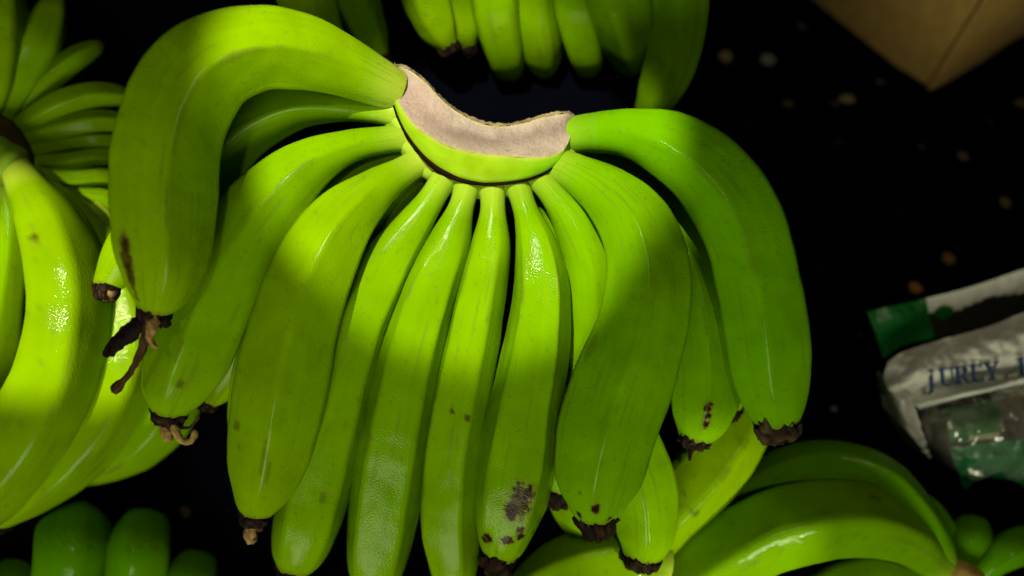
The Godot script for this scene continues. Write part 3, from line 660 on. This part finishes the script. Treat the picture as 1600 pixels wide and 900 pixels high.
func spot(im: Image, x: float, z: float, r: float, col: Color) -> void:
	var cx := (x + 0.95) / 1.9 * 1900
	var cz := (z + 1.0) / 1.5 * 1500
	var pr := r * 1000.0
	for b in range(-int(pr) - 3, int(pr) + 4):
		for a in range(-int(pr) - 3, int(pr) + 4):
			var px := int(cx) + a
			var pz := int(cz) + b
			if px < 0 or pz < 0 or px >= 1900 or pz >= 1500:
				continue
			var d := Vector2(px - cx, pz - cz).length() * (1.0 + 0.25 * fine.get_noise_2d(px * 0.3, pz * 0.3))
			var k := 1.0 - smoothstep(pr - 0.8, pr + 0.8, d)
			if k > 0.0:
				im.set_pixel(px, pz, im.get_pixel(px, pz).lerp(col, k))

func slab(size: Vector3) -> ArrayMesh:
	# a thin board with softened edges
	var st := SurfaceTool.new()
	st.begin(Mesh.PRIMITIVE_TRIANGLES)
	var b := minf(size.x, minf(size.y, size.z)) * 0.3
	var h := size * 0.5
	var rings := [[-h.y, b], [-h.y + b, 0.0], [h.y - b, 0.0], [h.y, b]]
	var pts := []
	for r in rings:
		var x: float = h.x - r[1]
		var z: float = h.z - r[1]
		pts.append([Vector3(-x, r[0], -z + b), Vector3(-x + b, r[0], -z), Vector3(x - b, r[0], -z), Vector3(x, r[0], -z + b), Vector3(x, r[0], z - b), Vector3(x - b, r[0], z), Vector3(-x + b, r[0], z), Vector3(-x, r[0], z - b)])
	for j in 3:
		for i in 8:
			var k := (i + 1) % 8
			for q in [pts[j][i], pts[j + 1][k], pts[j][k], pts[j][i], pts[j + 1][i], pts[j + 1][k]]:
				st.set_uv(Vector2(q.x + q.z, q.y) * 10.0)
				st.add_vertex(q)
	for i in range(1, 7):
		for q in [pts[0][0], pts[0][i], pts[0][i + 1], pts[3][0], pts[3][i + 1], pts[3][i]]:
			st.set_uv(Vector2(q.x, q.z) * 10.0)
			st.add_vertex(q)
	st.set_smooth_group(-1)
	st.generate_normals()
	return st.commit()


func build_box() -> void:
	var n := FastNoiseLite.new()
	n.seed = 21
	n.frequency = 0.02
	n.fractal_octaves = 5
	var nt := NoiseTexture2D.new()
	nt.width = 256
	nt.height = 256
	nt.seamless = true
	nt.noise = n
	var ramp := Gradient.new()
	ramp.set_color(0, Color(0.50, 0.39, 0.17))
	ramp.set_color(1, Color(0.58, 0.46, 0.22))
	nt.color_ramp = ramp
	var card := StandardMaterial3D.new()
	card.resource_name = "cardboard"
	card.albedo_texture = nt
	card.roughness = 0.85
	var b := thing("cardboard_box", "plain brown cardboard carton standing on the dark cloth at the back", "box", Vector3(0.3627, 0, -0.2799))
	b.rotation.y = 0.587
	var w := 0.30
	var d := 0.38
	var h := 0.26
	for s in [[0.004, w, 0.0], [d - 0.004, w, 0.0]]:
		var o := part("side_panel", slab(Vector3(w, h, 0.006)), card, b)
		o.position = Vector3(w / 2, h / 2, -s[0])
	for s in [0.004, w - 0.004]:
		var o := part("side_panel", slab(Vector3(0.006, h - 0.002, d - 0.016)), card, b)
		o.position = Vector3(s, h / 2, -d / 2)
	var base := part("base_panel", slab(Vector3(w - 0.018, 0.006, d - 0.018)), card, b)
	base.position = Vector3(w / 2, 0.004, -d / 2)
	for k in 2:
		var o := part("top_flap", slab(Vector3(w - 0.004, 0.005, d / 2 - 0.004)), card, b)
		o.position = Vector3(w / 2, h + 0.003, -d * (0.25 + 0.5 * k))


func film(called: String, lines: Array, per: int, cols: int, crumple: float, mat: Material, parent: Node3D, paint: Callable, fold := 24.0) -> MeshInstance3D:
	var v := loft(lines, cols, per)
	var c := PackedColorArray()
	var uv := PackedVector2Array()
	var rows := v.size() / cols
	for k in v.size():
		var t := float(k / cols) / (rows - 1)
		var s := float(k % cols) / (cols - 1)
		var q := v[k]
		var e := absf(noise.get_noise_3d(q.x * fold + 3.0, q.y * fold, q.z * fold)) + (0.5 if fold > 20.0 else 0.12) * absf(noise.get_noise_3d(q.x * 60, q.y * 60, q.z * 60 + 9.0))
		v[k] += Vector3(0, 1, 0.2) * crumple * (e - 0.3)
		var g: Vector3 = paint.call(s, t)
		c.append(Color(g.x, g.y, g.z))
		uv.append(Vector2(s * 6.0, t * 3.0))
	return part(called, grid_mesh(v, cols, rows, false, c, uv, true), mat, parent)


func build_bag() -> void:
	var sheet := StandardMaterial3D.new()
	sheet.resource_name = "printed_plastic"
	sheet.vertex_color_use_as_albedo = true
	sheet.roughness = 0.42
	var clear := StandardMaterial3D.new()
	clear.resource_name = "clear_film"
	clear.transparency = BaseMaterial3D.TRANSPARENCY_ALPHA
	clear.albedo_color = Color(0.85, 0.88, 0.84, 0.06)
	clear.roughness = 0.06
	var b := thing("plastic_bag", "crumpled white plastic bag with green print, blue letters and a clear window", "bag", Vector3(0.3139, 0, -0.0089))
	var white := Vector3(0.70, 0.72, 0.66)
	var green := Vector3(0.006, 0.13, 0.022)
	film("back_panel", [[-7.8, 5, -3.06, -5.84, 5.2, -3.44, -4.02, 5.2, -3.88, -0.5, 5.5, -4.74, 3.15, 5.8, -5.91, 8.06, 5.8, -7.56], [-7.34, 4.5, -1.98, -5.73, 4.8, -2.3, -3.81, 4.7, -2.98, -0.36, 4.7, -3.81, 3.23, 5, -4.78, 8.15, 5, -6.4], [-6.46, 3, -0.58, -4.94, 3, -1.53, -3.08, 3, -2.01, 0.18, 3, -2.74, 4.01, 3, -3.74, 8.99, 3, -5.26]], 12, 150, 0.003, sheet, b, func(s, t):
		if s < 0.25 or s > 0.70 and s < 0.76 and t < 0.9:
			return green
		if Vector2((s - 0.315) * 3.4, (t - 0.52) * 0.9).length() < 0.14:
			return green
		return white if t < 0.50 + 0.05 * sin(s * 21.0) else Vector3(0.022, 0.020, 0.015))  # dark mouth of the bag, its inner shade painted into the sheet
	var front := film("front_panel", [[-7.35, 5, 0.62, -6.19, 5.5, 0.05, -3.46, 5.8, -0.72, -0.54, 5.8, -1.55, 1.92, 6, -2.48, 6.66, 6, -4.06], [-7.73, 5, 1.69, -5.8, 6.2, 1.26, -3.6, 6.2, 0.56, -1.36, 6.4, 0.12, 1.03, 6.4, -0.42, 5.47, 6.4, -1.47], [-7.81, 5.5, 2.86, -5.95, 6, 2.21, -3.85, 6, 1.78, -1.41, 5.8, 1.34, 0.88, 5.8, 1.08, 5.13, 5.8, 0.5], [-6.4, 4.6, 2.92, -4.94, 4.6, 2.31, -2.77, 4.2, 1.79, -0.48, 4, 1.35, 1.77, 4.2, 1.12, 5.84, 4.5, 0.8], [-6.26, 5, 3.59, -4.87, 5.6, 3.33, -3.29, 5.8, 2.98, -1.72, 6, 2.69, 0.43, 6, 2.13, 4.73, 6, 1.26], [-5.81, 4.5, 3.65, -4.51, 5.2, 3.42, -3.05, 5.4, 3.12, -1.47, 5.6, 2.82, 0.66, 5.5, 2.3, 4.96, 5.5, 1.47]], 10, 150, 0.0048, sheet, b, func(_s, _t): return white)
	film("side_fold", [[-7.57, 4, 0.8, -7.71, 4, 1.93, -7.37, 3.5, 3.48, -6.25, 2.5, 4.97, -4.5, 1.5, 5.83], [-7.44, 5.5, 2.34, -7.43, 5.5, 3.29, -7.15, 5, 4.27, -6.32, 4, 5.57, -4.49, 1.7, 5.93], [-6.28, 5, 3.34, -6.27, 5, 3.93, -5.97, 4.5, 4.58, -5.44, 3.5, 5.48, -4.3, 1.5, 5.87]], 12, 50, 0.008, sheet, b, func(_s, t): return white * (0.95 + 0.1 * t))
	film("clear_window", [[-6.04, 4.8, 3.69, -4.75, 5.6, 3.58, -3.16, 5.8, 3.2, -1.53, 5.9, 2.86, 0.34, 6, 2.43, 4.65, 6, 1.48], [-5.93, 4.5, 4.71, -5.06, 6, 4.73, -3.55, 6.2, 4.52, -2.3, 6.8, 4.47, -0.31, 6.6, 3.98, 3.63, 6.6, 3.23], [-5.17, 3, 5.64, -4.77, 5, 6.12, -3.43, 5.5, 6.01, -2.14, 6, 5.94, -0.33, 6, 5.66, 3.35, 6, 5.06], [-3.86, 1.2, 5.99, -2.98, 2, 7.07, -2.37, 2, 7.48, -1.12, 3, 7.21, 0.67, 2.5, 7.46, 4.87, 2.5, 6.93]], 16, 130, 0.022, clear, b, func(_s, _t): return Vector3.ONE, 13.0)
	film("contents", [[-4.94, 3, 3.51, -3.72, 3.6, 3.3, -2, 4, 3.03, 1.55, 4, 2.15, 5.99, 4, 1.26], [-4.63, 2.5, 5.05, -3.53, 3.4, 5.15, -2.1, 3.8, 5.08, 0.98, 4, 4.52, 5.19, 4, 3.46], [-3.11, 0.6, 5.49, -2.17, 1, 5.92, -0.78, 1.5, 6, 1.9, 1.2, 6.54, 6.06, 1.2, 5.9]], 12, 70, 0.008, sheet, b, func(s, t): return Vector3(0.12, 0.10, 0.065) * (0.7 + 0.5 * absf(sin(s * 9.0 + t * 4.0))))
	film("green_packet", [[-4.28, 4.8, 3.69, -2.62, 5, 3.42, -0.84, 5, 3.08], [-4.66, 5, 5.02, -3.12, 5.3, 4.88, -1.42, 5.3, 4.59], [-4.62, 4.6, 5.86, -3.05, 4.8, 5.76, -1.51, 4.8, 5.6]], 8, 40, 0.004, sheet, b, func(s, t): return Vector3(0.02, 0.10, 0.022) if t < 0.82 or s < 0.4 else Vector3(0.25, 0.27, 0.17))
	film("green_packet", [[-4.38, 4.2, 5.97, -2.96, 4.6, 5.94, -0.72, 4.6, 5.69, 1.75, 4.6, 5.37], [-3.72, 3, 6.8, -2.37, 3.4, 6.68, -0.3, 3.4, 6.68, 2.1, 3.4, 6.4], [-2.22, 0.8, 7.63, -1.13, 1.2, 7, 0.67, 1.2, 7.16, 1.79, 0.8, 7.71]], 10, 60, 0.010, sheet, b, func(_s, _t): return Vector3(0.005, 0.10, 0.026))
	var font := SystemFont.new()
	font.font_names = PackedStringArray(["Droid Serif"])
	font.font_weight = 700
	var ink := StandardMaterial3D.new()
	ink.albedo_color = Color(0.12, 0.22, 0.38)
	ink.roughness = 0.5
	var from := Vector3(-0.0563, 0.0595, 0.0228)
	var to := Vector3(0.0113, 0.0605, 0.0137)
	var word := "JUREY I"
	for k in word.length():
		if word[k] == " ":
			continue
		var tm := TextMesh.new()
		tm.text = word[k]
		tm.font = font
		tm.font_size = 32
		tm.pixel_size = 0.00048
		tm.depth = 0.0006
		var o := part("letter", tm, ink, front)
		var ax := (to - from).normalized()
		var up := (Vector3(0, 0.55, -0.85) - ax * ax.dot(Vector3(0, 0.55, -0.85))).normalized()
		o.transform = Transform3D(Basis(ax, up, ax.cross(up)), from.lerp(to, (k + 0.3) / word.length()))
